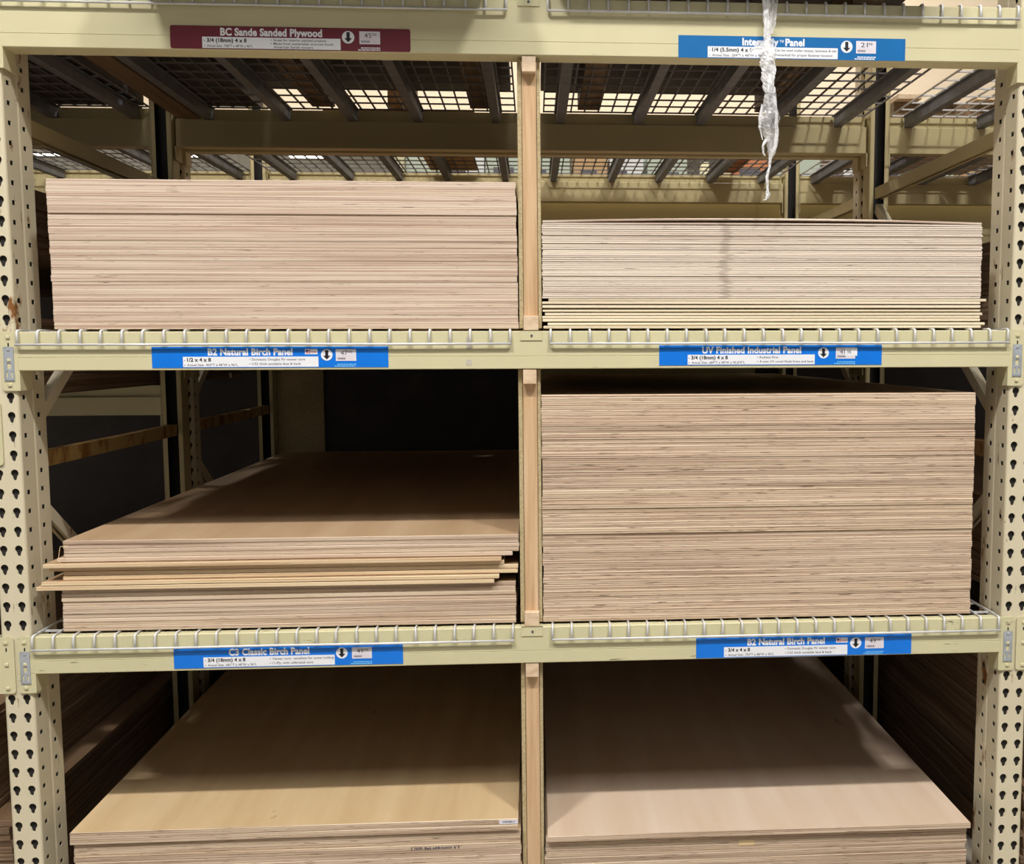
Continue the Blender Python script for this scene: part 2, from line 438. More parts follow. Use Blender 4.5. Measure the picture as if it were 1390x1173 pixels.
def bar(p, q, w, hgt):
    """c-channel brace from p to q in the yz plane, open underneath"""
    p, q = Vector(p), Vector(q); d = (q - p).normalized(); n = Vector((0, -d.z, d.y)); mb = MB()
    def seg(x0, x1, n0, n1):
        vs = []
        for e in (p, q):
            for (x, nn) in ((x0, n0), (x1, n0), (x1, n1), (x0, n1)): vs.append((e.x + x, e.y + n.y * nn, e.z + n.z * nn))
        mb.add(vs, [(0, 1, 2, 3), (4, 5, 6, 7), (0, 1, 5, 4), (1, 2, 6, 5), (2, 3, 7, 6), (3, 0, 4, 7)])
    seg(-w / 2, w / 2, hgt / 2 - .12, hgt / 2); seg(-w / 2, -w / 2 + .12, -hgt / 2, hgt / 2 - .12); seg(w / 2 - .12, w / 2, -hgt / 2, hgt / 2 - .12)
    seg(-w / 2, -w / 2 + .35, -hgt / 2, -hgt / 2 + .1); seg(w / 2 - .35, w / 2, -hgt / 2, -hgt / 2 + .1)
    return mb
POST_H = 132
def frame(x, y, label, double, group):
    t = thing('upright_frame', label, 'rack frame', (x, y, 0), group)
    post_mesh(0.2, POST_H).build('front_post', [M['paint_worn'], M['hollow_shade']], t)
    e = 3.2
    if double:
        post_mesh(3.22, POST_H, False, 3.1, 2.9).build('reinforcing_post', [M['paint_worn'], M['hollow_shade']], t); e = 6.12
    channel_post(49.5, POST_H).build('rear_post', [M['paint_back'], M['hollow_shade']], t)
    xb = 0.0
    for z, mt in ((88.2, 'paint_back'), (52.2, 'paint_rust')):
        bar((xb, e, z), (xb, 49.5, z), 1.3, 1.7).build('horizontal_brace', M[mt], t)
    bar((xb, e, 56.2), (xb, 49.5, 86.0), 1.1, 1.4).build('diagonal_brace', M['paint_worn'], t)
    bar((xb, e, 47.6), (xb, 49.5, 16.5), 1.1, 1.4).build('diagonal_brace', M['paint_worn'], t)
    return t
FX = 54.2
GF = 'pallet rack upright frames'
f0 = frame(-FX, 0, 'perforated cream upright with rusty holes at the left edge, foremost on its side', True, GF)
f1 = dup(f0, (FX + .05, 0, 0)); f1['label'] = 'perforated cream upright with rust streaks at the right edge, foremost on its side'
f2 = frame(-FX, 54.4, 'shadowed upright frame standing behind the left front upright', False, GF)
f3 = dup(f2, (FX + .05, 54.4, 0)); f3['label'] = 'shadowed upright frame standing behind the right front upright'

# ------------------------------------------------------------------ shelf beams
def beam(name, x0, x1, yf, z0, z1, label, mat, group, rear=False, clips=True, dy=2.75, connect=True):
    """step beam; rear=True turns its step to the front"""
    s = -1 if rear else 1
    cx = (x0 + x1) / 2
    t = thing(name, label, 'shelf beam', (cx, yf, z0), group)
    H = z1 - z0; c = .07
    prof = [(0, c), (0, 1.32), (.05, 1.36), (0, 1.40), (0, H - c), (c, H), (1.25, H), (1.25, H - 1.7), (dy - c, H - 1.7), (dy, H - 1.7 - c), (dy, c), (dy - c, 0), (c, 0)]
    if rear: prof = [(-y, z) for y, z in prof]
    MB().prism_x(prof, x0 - cx, x1 - cx).build('beam_tube', mat, t)
    if not connect: return t
    for sg, xe in ((-1, x0 - cx), (1, x1 - cx)):
        mb = MB(); w = 1.62
        a, b = (xe - w, xe + .02) if sg < 0 else (xe - .02, xe + w)
        # front leg, rounded corners on the outer side
        q = []
        zb, zt = -2.05, H + .06; r = .32
        if sg < 0: q = [(b, zb), (b, zt)] + [(a + r - r * math.sin(g), zt - r + r * math.cos(g)) for g in (0, .5, 1.05, 1.57)] + [(a + r - r * math.cos(g), zb + r - r * math.sin(g)) for g in (0, .5, 1.05, 1.57)]
        else: q = [(a, zt), (a, zb)] + [(b - r + r * math.sin(g), zb + r - r * math.cos(g)) for g in (0, .5, 1.05, 1.57)] + [(b - r + r * math.cos(g), zt - r + r * math.sin(g)) for g in (0, .5, 1.05, 1.57)]
        mb.prism_y(q, s * -.02, s * .16)
        xs = xe if sg < 0 else xe - .12
        mb.box(xs - .02, xs + .14, min(s * .0, s * 2.6), max(s * .0, s * 2.6), zb, zt if False else 0.0)
        cc = mb.build('end_connector', mat, t)
        xm = (a + b) / 2 + (-.05 if sg < 0 else .05)
        for zz in (H - .55, H * .5 - .9, -1.45):
            rb = MB(); rb.bbox(xm - .2, xm + .2, min(s * -.17, 0), max(s * -.17, 0), zz - .16, zz + .16, .05)
            rb.build('rivet_tab', mat, cc)
        MB().box(xm - .07, xm + .07, min(s * -.03, 0), max(s * -.03, 0), H - 1.5, H - 1.12).build('slot', M['black'], cc)
        if clips:
            kb = MB()
            zt_, zb_ = H - 1.55, -1.05
            kb.plate([(xm - .47, zb_), (xm + .47, zb_), (xm + .47, zt_), (xm - .47, zt_)],
                     [[(xm - .2, zb_ + 1.25), (xm + .2, zb_ + 1.25), (xm + .2, zb_ + 1.85), (xm - .2, zb_ + 1.85)],
                      [(xm - .33, zb_ + .35), (xm - .15, zb_ + .35), (xm - .15, zb_ + 1.0), (xm - .33, zb_ + 1.0)],
                      [(xm + .15, zb_ + .35), (xm + .33, zb_ + .35), (xm + .33, zb_ + 1.0), (xm + .15, zb_ + 1.0)]],
                     lambda p, q_, d: (p, -.09 + d, q_), .07)
            kb.box(xm - .5, xm - .45, -.12, 0, zb_, zt_); kb.box(xm + .45, xm + .5, -.12, 0, zb_, zt_)
            for xo in (-.3, 0, .3): kb.bbox(xm + xo - .07, xm + xo + .07, -.16, -.08, zb_ + .08, zb_ + .22, .03)
            kb.bbox(xm - .16, xm + .16, -.16, -.08, zt_ - .4, zt_ - .18, .03)
            kb.build('safety_clip', M['zinc'], cc)
    return t
BX = 52.42
GB = 'front shelf beams of the bay'
tb = beam('shelf_beam', -BX, BX + .1, 0, 94.5, 100.2, 'deep cream beam across the top of the picture carrying the burgundy sign', M['paint'], GB, clips=False)
mb = MB(); mb.box(-.85, 1.35, -.1, -.01, 4.9, 5.8); mb.box(-.85, 1.35, -.1, 1.2, 5.72, 5.8)
cl = mb.build('clip_plate', M['paint'], tb)
MB().tube([(.25, -.14, 5.3), (.25, -.08, 5.3)], .14, 10).build('screw', M['grey_ink'], cl)
beam('shelf_beam', -BX, BX + .1, 0, 62.1, 66.1, 'cream beam at mid height below the two upper plywood stacks', M['paint'], GB)
beam('shelf_beam', -BX, BX + .1, 0, 30.1, 34.1, 'scuffed cream beam at knee height below the middle plywood stacks', M['paint_scuffed'], GB)
GR = 'rear beams of the racks'
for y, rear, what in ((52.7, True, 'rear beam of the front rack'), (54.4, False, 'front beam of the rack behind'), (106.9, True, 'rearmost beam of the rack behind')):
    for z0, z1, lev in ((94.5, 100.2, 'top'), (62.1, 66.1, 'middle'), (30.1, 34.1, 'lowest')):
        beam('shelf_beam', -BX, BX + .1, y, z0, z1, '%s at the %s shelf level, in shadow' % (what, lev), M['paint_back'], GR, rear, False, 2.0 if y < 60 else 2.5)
# neighbouring bays, only what shows through the frames
for sx, side in ((-1, 'left'), (1, 'right')):
    c0 = sx * 2 * FX
    for y, rear, what in ((52.7, True, 'rear beam of the front rack'), (106.9, True, 'rearmost beam of the rack behind')):
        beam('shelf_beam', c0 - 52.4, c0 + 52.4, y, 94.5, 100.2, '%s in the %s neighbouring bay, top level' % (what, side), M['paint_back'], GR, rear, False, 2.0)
    beam('shelf_beam', c0 - 52.4, c0 + 52.4, 0, 30.1, 34.1, 'cream front beam of the %s neighbouring bay, only its end plate showing' % side, M['paint'], 'beams of the neighbouring bays', False, False)
c0 = -2 * FX
beam('shelf_beam', c0 - 52.4, c0 + 52.4, 52.7, 54.4, 58.9, 'chipped pale beam seen through the left upright, under brown panels', M['paint'], 'beams of the neighbouring bays', True, False, 2.0)
beam('shelf_beam', c0 - 52.4, c0 + 52.4, 0, 54.4, 58.9, 'front beam of the left neighbouring bay at chest height, end plate at picture edge', M['paint'], 'beams of the neighbouring bays', False, False)
beam('shelf_beam', c0 - 52.4, c0 + 52.4, 0, 70.6, 74.6, 'upper front beam of the left neighbouring bay behind the stack edge', M['paint'], 'beams of the neighbouring bays', False, False)

# ------------------------------------------------------------------ wire decks
def wire_deck(x0, x1, y0, depth, zt, chans, label, group, lip=True, wmat='wire', back_lip=False):
    cx = (x0 + x1) / 2
    t = thing('wire_deck', label, 'wire shelf deck', (cx, y0, zt), group)
    r = .11
    n = int(round((x1 - x0) / 2.07)); xs = [x0 - cx + (x1 - x0) * i / n for i in range(n + 1)]
    g = MB()
    zc = .03 + r
    for x in xs: g.box(x - r, x + r, 1.0 if lip else .4, depth, zc - r + .02, zc + r)
    ny = int(depth / 4.2)
    for j in range(ny + 1):
        y = 2.4 + (depth - 3.2) * j / ny
        g.box(x0 - cx, x1 - cx, y - r, y + r, zc - 2 * r, zc - .02)
    g.build('wire_mesh', M[wmat], t)
    if lip:
        for x in xs:
            jx = rnd.uniform(-.06, .06); h = MB()
            pts = [(x, 1.0, zc - .03), (x, .12, zc - .01), (x + jx * .4, -.12, zc - .06), (x + jx * .6, -.25, zc - .2), (x + jx, -.30, -.55), (x + jx, -.30, -1.40)]
            h.tube(pts, .135, 8).build('wire_hook', M['wire'], t, smooth=True)
        h = MB(); h.tube([(x0 - cx - .1, -.46, -1.33), (x0 - cx + 12, -.46, -1.35), (0, -.46, -1.31), (x1 - cx - 14, -.46, -1.36), (x1 - cx + .1, -.46, -1.33)], .13, 8)
        h.build('lip_wire', M['wire'], t, smooth=True)
    for c in chans:
        u = MB()
        for (a, b, za, zb) in ((-.62, -.5, -1.55, -.1), (.5, .62, -1.55, -.1), (-.62, .62, -1.66, -1.54), (-.95, -.5, -.12, 0), (.5, .95, -.12, 0)):
            u.box(c - cx + a, c - cx + b, 1.3, depth - .2, za, zb)
        u.build('support_channel', M['channel'], t)
    return t
CH_L = [-47.6, -36.2, -26.3, -16.6, -4.9]; CH_R = [4.9, 16.8, 26.5, 37.2, 48.0]
GD = 'wire decks of the bay'
for zt, lev in ((100.2, 'top shelf'), (66.1, 'shelf under the upper stacks'), (34.1, 'shelf under the middle stacks')):
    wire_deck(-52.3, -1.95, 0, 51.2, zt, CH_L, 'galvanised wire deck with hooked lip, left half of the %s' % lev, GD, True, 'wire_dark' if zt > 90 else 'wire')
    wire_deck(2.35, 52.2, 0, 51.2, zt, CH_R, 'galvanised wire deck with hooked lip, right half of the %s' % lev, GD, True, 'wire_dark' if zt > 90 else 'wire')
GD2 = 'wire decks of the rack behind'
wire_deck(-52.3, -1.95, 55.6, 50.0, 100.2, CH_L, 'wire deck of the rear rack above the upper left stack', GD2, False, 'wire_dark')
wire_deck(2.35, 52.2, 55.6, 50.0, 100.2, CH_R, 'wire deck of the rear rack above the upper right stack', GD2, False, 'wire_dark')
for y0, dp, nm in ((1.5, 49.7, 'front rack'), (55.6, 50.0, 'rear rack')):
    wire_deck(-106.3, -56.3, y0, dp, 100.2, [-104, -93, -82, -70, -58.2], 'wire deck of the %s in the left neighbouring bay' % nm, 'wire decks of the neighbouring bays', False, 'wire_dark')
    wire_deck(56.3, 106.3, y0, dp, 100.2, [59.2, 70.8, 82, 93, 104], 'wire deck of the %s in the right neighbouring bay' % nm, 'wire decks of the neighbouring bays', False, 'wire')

# ------------------------------------------------------------------ dividers
def divider(z0, z1, dx, label, low=True, floor=False):
    t = thing('plywood_divider', label, 'divider', (dx, 0, z0), 'timber dividers between the stacks')
    H = z1 - z0
    ub = 1.75                                    # top block hangs in front of the stud
    MB().bbox(-.76, .76, 1.0, 4.5, 0 if floor else .25, H - .02, .08).build('stud', M['stud'], t)
    for sg in (-1, 1):
        a, b = sorted((sg * .8, sg * (1.15 if sg > 0 else 1.24)))
        MB().bbox(a, b, .98, 49, .3 if not floor else 0, H - .05, .03).build('side_panel', M['osb'], t)
    MB().bbox(-.72, .72, .1, .98, H - 1.6, H - .01, .05).build('top_block', M['block'], t)
    if low:
        MB().bbox(-.8, .8, .08, .98, .08, 1.6, .05).build('bottom_block', M['block'], t)
        mb = MB(); mb.box(-1.15, 1.15, -.1, -.01, -.98, .07); mb.box(-1.15, 1.15, -.1, 1.2, .01, .07)
        cl = mb.build('clip_plate', M['paint'], t)
        MB().tube([(0.05, -.14, -.5), (0.05, -.08, -.5)], .14, 10).build('screw', M['grey_ink'], cl)
    return t
divider(66.1, 94.45, 0.28, 'pine stud divider between the two upper stacks')
divider(34.1, 62.08, 0.10, 'pine stud divider between the two middle stacks')
divider(0.0, 30.08, 0.08, 'pine stud divider between the two bottom stacks', False, True)

# ------------------------------------------------------------------ plywood
def sheet_mesh(name, w, d, t, edge, face, bow=0.0, cham=.05):
    mb = MB(); nx = 16 if bow else 1; c = min(cham, t * .2)
    def z_at(x): return bow * (1 - (2 * x / w) ** 2)
    xs = [-w / 2 + w * i / nx for i in range(nx + 1)]
    for i in range(nx):
        xa, xb = xs[i], xs[i + 1]; za, zb = z_at(xa), z_at(xb)
        la = c if i == 0 else 0; lb = c if i == nx - 1 else 0
        P = lambda x, y, z, b: (x, y, z + b)
        v = [(xa, c, za + t), (xb, c, zb + t), (xb, d - c, zb + t), (xa, d - c, za + t),
             (xa, 0, za + t - c), (xb, 0, zb + t - c), (xa, 0, za + c), (xb, 0, zb + c),
             (xa, c, za), (xb, c, zb), (xb, d - c, zb), (xa, d - c, za),
             (xa, d, za + t - c), (xb, d, zb + t - c), (xa, d, za + c), (xb, d, zb + c)]
        v[0] = (xa + la, c, za + t); v[3] = (xa + la, d - c, za + t); v[1] = (xb - lb, c, zb + t); v[2] = (xb - lb, d - c, zb + t)
        v[8] = (xa + la, c, za); v[11] = (xa + la, d - c, za); v[9] = (xb - lb, c, zb); v[10] = (xb - lb, d - c, zb)
        mb.add(v, [(0, 1, 2, 3), (8, 11, 10, 9)], 1)
        mb.add(v, [(0, 4, 5, 1), (4, 6, 7, 5), (6, 8, 9, 7), (3, 2, 13, 12), (12, 13, 15, 14), (14, 15, 10, 11)], 0)
        if i == 0: mb.add(v, [(0, 3, 12, 4), (4, 12, 14, 6), (6, 14, 11, 8)], 0)
        if i == nx - 1: mb.add(v, [(1, 5, 13, 2), (5, 7, 15, 13), (7, 9, 10, 15)], 0)
    o = mb.build(name, [edge, face]); C.objects.unlink(o); return o
def put(proto, x, y, z, label, group, rot=0.0):
    o = proto.copy(); C.objects.link(o); o.location = (x * I, y * I, z * I); o.rotation_euler = (0, 0, rot)
    return tag(o, label, 'plywood sheet', group)

def stack(proto, t, n, xc, y, z0, gap, where, group, what, lean=0.0, jx=.06, jy=.07, out=None, total=None, first=1):
    """n sheets from z0 up; the label counts from the top"""
    z = z0; res = []
    for i in range(n):
        kk = n - i + first - 1
        x = xc + lean * i / max(1, n - 1) + rnd.uniform(-jx, jx)
        r = put(proto, x, y + rnd.uniform(-jy, jy), z, '%s, %s from the top of the %s' % (what, ordinal(kk), where), group, rnd.uniform(-.0004, .0004))
        res.append(r); z += t + gap * rnd.choice((.3, .6, 1.0, 1.2, 2.6))
    return res, z

# upper left: 22 sheets, leaning a touch to the left towards the top
P_SANDE = sheet_mesh('plywood_sheet', 48, 96, .69, EDGE_SANDE, FACE_TAN)
stack(P_SANDE, .69, 22, -25.07, 1.0, 66.37, .008, 'tall stack below the burgundy sign', 'sanded plywood sheets, upper left stack', 'tan plywood sheet', -.15)
# upper right: a few pale panels, then many thin ones, the top two bowed
GT = 'thin panels, upper right stack'
P_PALE = sheet_mesh('plywood_sheet', 48, 96, .29, EDGE_PALE, FACE_TAN)
P_THIN = sheet_mesh('plywood_sheet', 48, 96, .205, EDGE_THIN, FACE_PINK)
z = 66.37
WR = 'stack below the film-covered blue sign'
N_ALL = 9 + 36 + 2
for i in range(9):
    dx = {1: .55, 4: .2, 7: .0, 8: .6}.get(i, 0.0)
    put(P_PALE, 25.55 + dx + rnd.uniform(-.08, .08), 1.0 + rnd.uniform(-.15, .05), z, 'pale thin panel, %s from the top of the %s' % (ordinal(N_ALL - i), WR), GT)
    z += .29 + rnd.choice((.01, .02, .04, .05, .11))
for i in range(36):
    put(P_THIN, 25.53 + rnd.uniform(-.07, .07), 1.0 + rnd.uniform(-.05, .05), z, 'pinkish thin panel, %s from the top of the %s' % (ordinal(N_ALL - 9 - i), WR), GT)
    z += .205 + rnd.uniform(.0, .02)
P_BOW = sheet_mesh('plywood_sheet', 47.8, 96, .205, EDGE_THIN, FACE_PINK, .10)
P_BOW2 = sheet_mesh('plywood_sheet', 47.8, 96, .225, EDGE_THIN, FACE_PINK, .34)
put(P_BOW, 25.5, 1.0, z + .01, 'second thin panel from the top of the %s, slightly bowed' % WR, GT)
put(P_BOW2, 25.5, .96, z + .235, 'bowed topmost thin panel of the %s' % WR, GT)

# middle right: 36 sheets
P_PINE = sheet_mesh('plywood_sheet', 48, 95.9, .685, EDGE_PINE, FACE_TAN)
stack(P_PINE, .685, 36, 25.38, 1.0, 34.37, .007, 'tallest stack, right on the middle shelf', 'pine core panels, middle right stack', 'streaky plywood sheet', -.06, .06)

# middle left: 21 sheets, several pushed out to the side
P_FIR = sheet_mesh('plywood_sheet', 48, 96, .445, EDGE_FIR, FACE_TAN)
P_FIRW = sheet_mesh('plywood_sheet', 48, 96, .43, EDGE_FIR_WARM, FACE_TAN)
GM = 'birch panels, middle left stack'; WM = 'untidy middle left stack'
z = 34.37
offs = [(-25.65, 0)] * 10 + [(-28.0, 1), (-27.4, 1), (-25.35, 1), (-25.35, 1), (-26.85, 1), (-27.2, 1), (-25.9, 0), (-25.26, 0), (-25.27, 0), (-25.25, 0), (-25.24, 0)]
for i, (xc, wm) in enumerate(offs):
    kk = 21 - i
    note = {11: 'warm plywood sheet pushed furthest left', 10: 'plywood sheet pushed out left', 6: 'plywood sheet jutting out left', 7: 'plywood sheet jutting slightly left'}.get(kk, 'fir plywood sheet')
    o = put(P_FIRW if wm else P_FIR, xc + rnd.uniform(-.06, .06), (.4 if kk in (6, 10, 11) else 1.0) + rnd.uniform(-.06, .06), z, '%s, %s from the top of the %s' % (note, ordinal(kk), WM), GM, rnd.uniform(-.001, .001))
    z += .445 + (.012 if i < 10 else rnd.choice((.015, .03, .05)))
ML_TOP = z
# bottom left and right
P_BIRCH = sheet_mesh('plywood_sheet', 48, 96, .681, EDGE_BIRCH, FACE_GOLD)
P_BIRCHR = sheet_mesh('plywood_sheet', 48, 96, .681, EDGE_BIRCH, FACE_PINK)
sl, zl = stack(P_BIRCH, .69, 18, -25.35, .2, .02, .007, 'bottom left stack', 'birch panels, bottom left stack', 'golden birch plywood sheet', 0, .1, .06)
for o in sl[-2:]: o.location.x -= .25 * I; o.location.y = -.05 * I
sr, zr = stack(P_BIRCHR, .69, 15, 25.38, .3, .02, .007, 'bottom right stack', 'birch panels, bottom right stack', 'pale birch plywood sheet', 0, .1, .06)
sr[-1].location.x += .15 * I; sr[-1].location.y = -.3 * I
zbl = sl[-1].location.z / I; zbr = sr[-3].location.z / I
# label stuck on the topmost bottom-left sheet, tape on the bottom-right stack
b = MB(); b.box(21.9, 23.95, -.025, -.005, .1, .58); st = b.build('paper_sticker', M['tag'], sl[-1]); st['label'] = 'white paper sticker with a printed code'
b = MB(); x = 22.3
while x < 23.6:
    w = rnd.uniform(.03, .10); b.box(x, x + w, -.032, -.026, .24, .46); x += w + rnd.uniform(.03, .08)
b.build('printed_code', M['grey_ink'], st)
b = MB(); b.box(-2.3, -.5, -.03, -.006, .02, .66); st = b.build('masking_tape', M['masking'], sr[-3])
b = MB(); x = 12.0
while x < 17.2:
    w = rnd.uniform(.08, .22); b.box(x, x + w, -.03, -.012, .18, rnd.choice((.38, .44, .44))); x += w + rnd.choice((.06, .08, .25))
b.build('edge_stamp', M['grey_ink'], sl[-5])
# loose strap end on the untidy stack
b = MB(); b.tube([(-48.7, .8, ML_TOP - .52), (-49.35, .5, ML_TOP - .55), (-49.4, .42, ML_TOP - .9), (-49.52, .40, ML_TOP - 1.7), (-49.4, .38, ML_TOP - 2.25), (-49.1, .36, ML_TOP - 2.5)], .035, 5)
tag(b.build('loose_strap', M['masking'], None, (-49.4, .4, ML_TOP - 2)), 'thin loose tie hanging off the left corner of the untidy stack', 'strap')

# ------------------------------------------------------------------ stacks in the neighbouring bays
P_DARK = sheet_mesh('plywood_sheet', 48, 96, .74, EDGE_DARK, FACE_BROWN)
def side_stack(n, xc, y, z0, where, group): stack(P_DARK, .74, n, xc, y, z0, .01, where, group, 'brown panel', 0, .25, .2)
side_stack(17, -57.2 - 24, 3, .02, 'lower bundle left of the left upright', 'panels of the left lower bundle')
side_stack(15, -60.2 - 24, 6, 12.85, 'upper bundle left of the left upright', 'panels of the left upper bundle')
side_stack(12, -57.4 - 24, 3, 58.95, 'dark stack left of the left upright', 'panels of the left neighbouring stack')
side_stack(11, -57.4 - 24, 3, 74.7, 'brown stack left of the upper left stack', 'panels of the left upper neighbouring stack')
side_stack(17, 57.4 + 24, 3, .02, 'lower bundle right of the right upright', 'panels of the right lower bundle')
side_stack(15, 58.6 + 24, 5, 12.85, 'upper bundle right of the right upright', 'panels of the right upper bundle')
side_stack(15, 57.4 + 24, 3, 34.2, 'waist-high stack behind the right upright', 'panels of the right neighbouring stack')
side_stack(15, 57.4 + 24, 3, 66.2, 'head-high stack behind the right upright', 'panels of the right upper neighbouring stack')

# ------------------------------------------------------------------ loads on the top shelf, seen from below
P_TOP = sheet_mesh('dark_panel', 48, 50, .7, M['shade_board'], M['shade_board'])  # panels coloured dark for the shade on their undersides
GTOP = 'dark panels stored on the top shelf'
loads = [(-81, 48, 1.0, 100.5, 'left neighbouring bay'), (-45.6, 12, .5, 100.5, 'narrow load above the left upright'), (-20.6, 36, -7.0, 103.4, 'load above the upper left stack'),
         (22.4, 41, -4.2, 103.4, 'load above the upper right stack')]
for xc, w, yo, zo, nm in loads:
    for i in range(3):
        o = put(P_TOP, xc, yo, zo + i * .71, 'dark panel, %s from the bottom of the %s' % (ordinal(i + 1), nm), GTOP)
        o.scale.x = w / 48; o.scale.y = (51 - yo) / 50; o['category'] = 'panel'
    tag(MB().bbox(-w / 2 + .4, w / 2 - .4, .5, 50 - yo, 0, 34, .2).build('light_blocker', M['carton_tan'], None, (0, 0, 0)), 'unseen light blocker added on the dark panels, %s' % nm, 'bundle', 'unseen light blockers above the top shelf').location = (xc * I, yo * I, (zo + 2.15) * I)  # unseen block added to keep lamp light off the rear beam
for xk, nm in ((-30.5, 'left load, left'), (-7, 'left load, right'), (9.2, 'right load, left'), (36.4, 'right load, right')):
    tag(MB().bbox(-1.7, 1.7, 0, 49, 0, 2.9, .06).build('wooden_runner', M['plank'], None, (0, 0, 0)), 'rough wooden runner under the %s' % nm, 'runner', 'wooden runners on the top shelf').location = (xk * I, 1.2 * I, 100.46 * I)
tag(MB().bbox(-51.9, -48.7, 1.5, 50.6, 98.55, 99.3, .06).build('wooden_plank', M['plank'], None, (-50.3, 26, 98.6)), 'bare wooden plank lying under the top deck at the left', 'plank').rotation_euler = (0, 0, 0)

# light wood offcuts on the rear rack
GP = 'offcuts on the rear top shelf'
tag(MB().bbox(-32, -8.5, 57.0, 60.5, 100.46, 101.8, .06).build('wooden_plank', M['plank'], None, (-20, 57, 100.4)), 'brown plank lying across the rear top deck at the left', 'plank', GP)
tag(MB().bbox(-22, -17.6, 57.2, 60.4, 101.82, 108, .1).build('wooden_block', M['plank'], None, (-20, 57, 101.8)), 'wooden block standing on the brown plank behind the top deck', 'block', GP)
tag(MB().bbox(-20.0, -10.5, 78, 104, 100.46, 101.2, .05).build('wooden_board', M['carton_tan'], None, (-15, 90, 100.4)), 'tan board on the rear deck above the upper left stack', 'board', GP)
tag(MB().bbox(38.0, 42.5, 60, 104, 100.46, 101.2, .05).build('wooden_board', M['carton_orange'], None, (40, 90, 100.4)), 'orange board on the rear deck at the right', 'board', GP)
pl = thing('wooden_pallet', 'wooden pallet on the rear top deck at the far right', 'pallet', (82, 58, 100.46))
for yy in (2, 22, 42): MB().bbox(-22, 22, yy, yy + 3, .6, 4.2, .06).build('stringer', M['plank'], pl)
for i in range(7): MB().bbox(-22 + i * 6.6, -18 + i * 6.6, 0, 46, 4.22, 5.0, .05).build('deck_board', M['block'], pl)
for i in range(4): MB().bbox(-22 + i * 13, -18 + i * 13, 0, 46, 0, .6, .05).build('deck_board', M['block'], pl)

# panels standing behind the rack; dark ones added to shut out light
GS = 'panels standing behind the rack'
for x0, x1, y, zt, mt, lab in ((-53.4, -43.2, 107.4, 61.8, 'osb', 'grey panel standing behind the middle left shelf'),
        (-54, -.5, 108.4, 96.0, 'shade_board', 'dark panel added for shade behind the middle left shelf, right of the grey one'),
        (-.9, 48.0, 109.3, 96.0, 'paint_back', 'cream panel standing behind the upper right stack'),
        (48.2, 160.0, 109.2, 61.5, 'shade_board', 'low dark panel added for shade at the far right behind the racks'),
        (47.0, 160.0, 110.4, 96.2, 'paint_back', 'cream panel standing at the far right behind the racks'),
        (-160, -52.6, 109.4, 96.0, 'shade_board', 'dark panel added for shade behind the rusty brace at the left')):
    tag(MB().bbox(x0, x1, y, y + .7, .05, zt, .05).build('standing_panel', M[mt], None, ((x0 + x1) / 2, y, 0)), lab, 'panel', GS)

# ------------------------------------------------------------------ the next aisle
def far_rack():
    t = thing('far_rack', 'pale rack across the next aisle seen between the upper decks', 'rack', (0, 232, 0))
    for x in (-42, 64, 170):
        MB().bbox(x - 1.5, x + 1.5, -2, 1, 0, 133, .1).build('post', M['paint'], t)
        MB().bbox(x - 1.5, x + 1.5, 40, 43, 0, 133, .1).build('post', M['paint'], t)
    for z in (70, 117):
        for y in (-2.2, 41): MB().bbox(-43, 171, y, y + 2, z - 4, z, .1).build('beam', M['carton_green'], t)
        MB().box(-42, 170, -.2, 41, z, z + .5).build('shelf_board', M['carton_white'], t)
far_rack()
x = -40.0; i = 0
kinds = ['carton_green', 'carton_white', 'carton_green', 'carton_green', 'carton_tan', 'carton_white', 'carton_green', 'carton_orange']
names = {'carton_green': 'pale green', 'carton_white': 'white', 'carton_tan': 'kraft', 'carton_orange': 'orange'}
while x < 150:
    w = rnd.choice((11, 13, 15))
    if 62 - w < x < 66: x = 66
    h = rnd.uniform(9, 14); kd = kinds[i % 8]
    t = thing('carton', '%s carton, %s from the left on the far rack' % (names[kd], ordinal(i + 1)), 'carton', (x + w / 2, 231, 117.55), 'cartons on the far rack')
    MB().bbox(-w / 2, w / 2, 0, 20, 0, h, .15).build('box_body', M[kd], t)
    pm = MB()
    pm.box(-w * .3, w * rnd.uniform(-.1, .3), -.06, -.01, h * .25, h * .25 + rnd.uniform(1.5, 3))
    pm.build('printed_marks', M['grey_ink'], t)
    x += w + rnd.uniform(.3, 2.5); i += 1

# ------------------------------------------------------------------ signs
_caph = None
def text_mesh(body, bold):
    cu = bpy.data.curves.new('lettering', 'FONT'); cu.body = body; cu.size = 1.0; cu.offset = bold; cu.resolution_u = 3
    cu.space_character = 1.04 if bold else 1.0
    o = bpy.data.objects.new('lettering_tmp', cu); C.objects.link(o)
    dg = bpy.context.evaluated_depsgraph_get(); dg.update()
    me = bpy.data.meshes.new_from_object(o.evaluated_get(dg))
    C.objects.unlink(o); bpy.data.objects.remove(o); bpy.data.curves.remove(cu)
    return me
def lettering(name, body, x0, x1, zb, cap, y, mat, parent, bold=0.0, fit=True):
    global _caph
    if _caph is None:
        r = text_mesh('H', 0.0); _caph = max(v.co.y for v in r.vertices)
    me = text_mesh(body, bold); me.name = name
    xa = min(v.co.x for v in me.vertices); xb = max(v.co.x for v in me.vertices)
    sx = (x1 - x0) / (xb - xa); sz = cap / _caph
    for v in me.vertices:
        v.co = Vector(((x0 + (v.co.x - xa) * sx) * I, y * I, (zb + v.co.y * sz) * I))
    me.materials.clear(); me.materials.append(mat)
    o = bpy.data.objects.new(name, me); C.objects.link(o); o.parent = parent
    return o
def rrect(x0, x1, z0, z1, r):
    if r <= 0: return [(x0, z0), (x1, z0), (x1, z1), (x0, z1)]
    p = []
    for cx, cz, a in ((x0 + r, z0 + r, PI), (x1 - r, z0 + r, 1.5 * PI), (x1 - r, z1 - r, 0), (x0 + r, z1 - r, .5 * PI)):
        p += circle(cx, cz, r, 4, a, a + PI / 2)
    return p

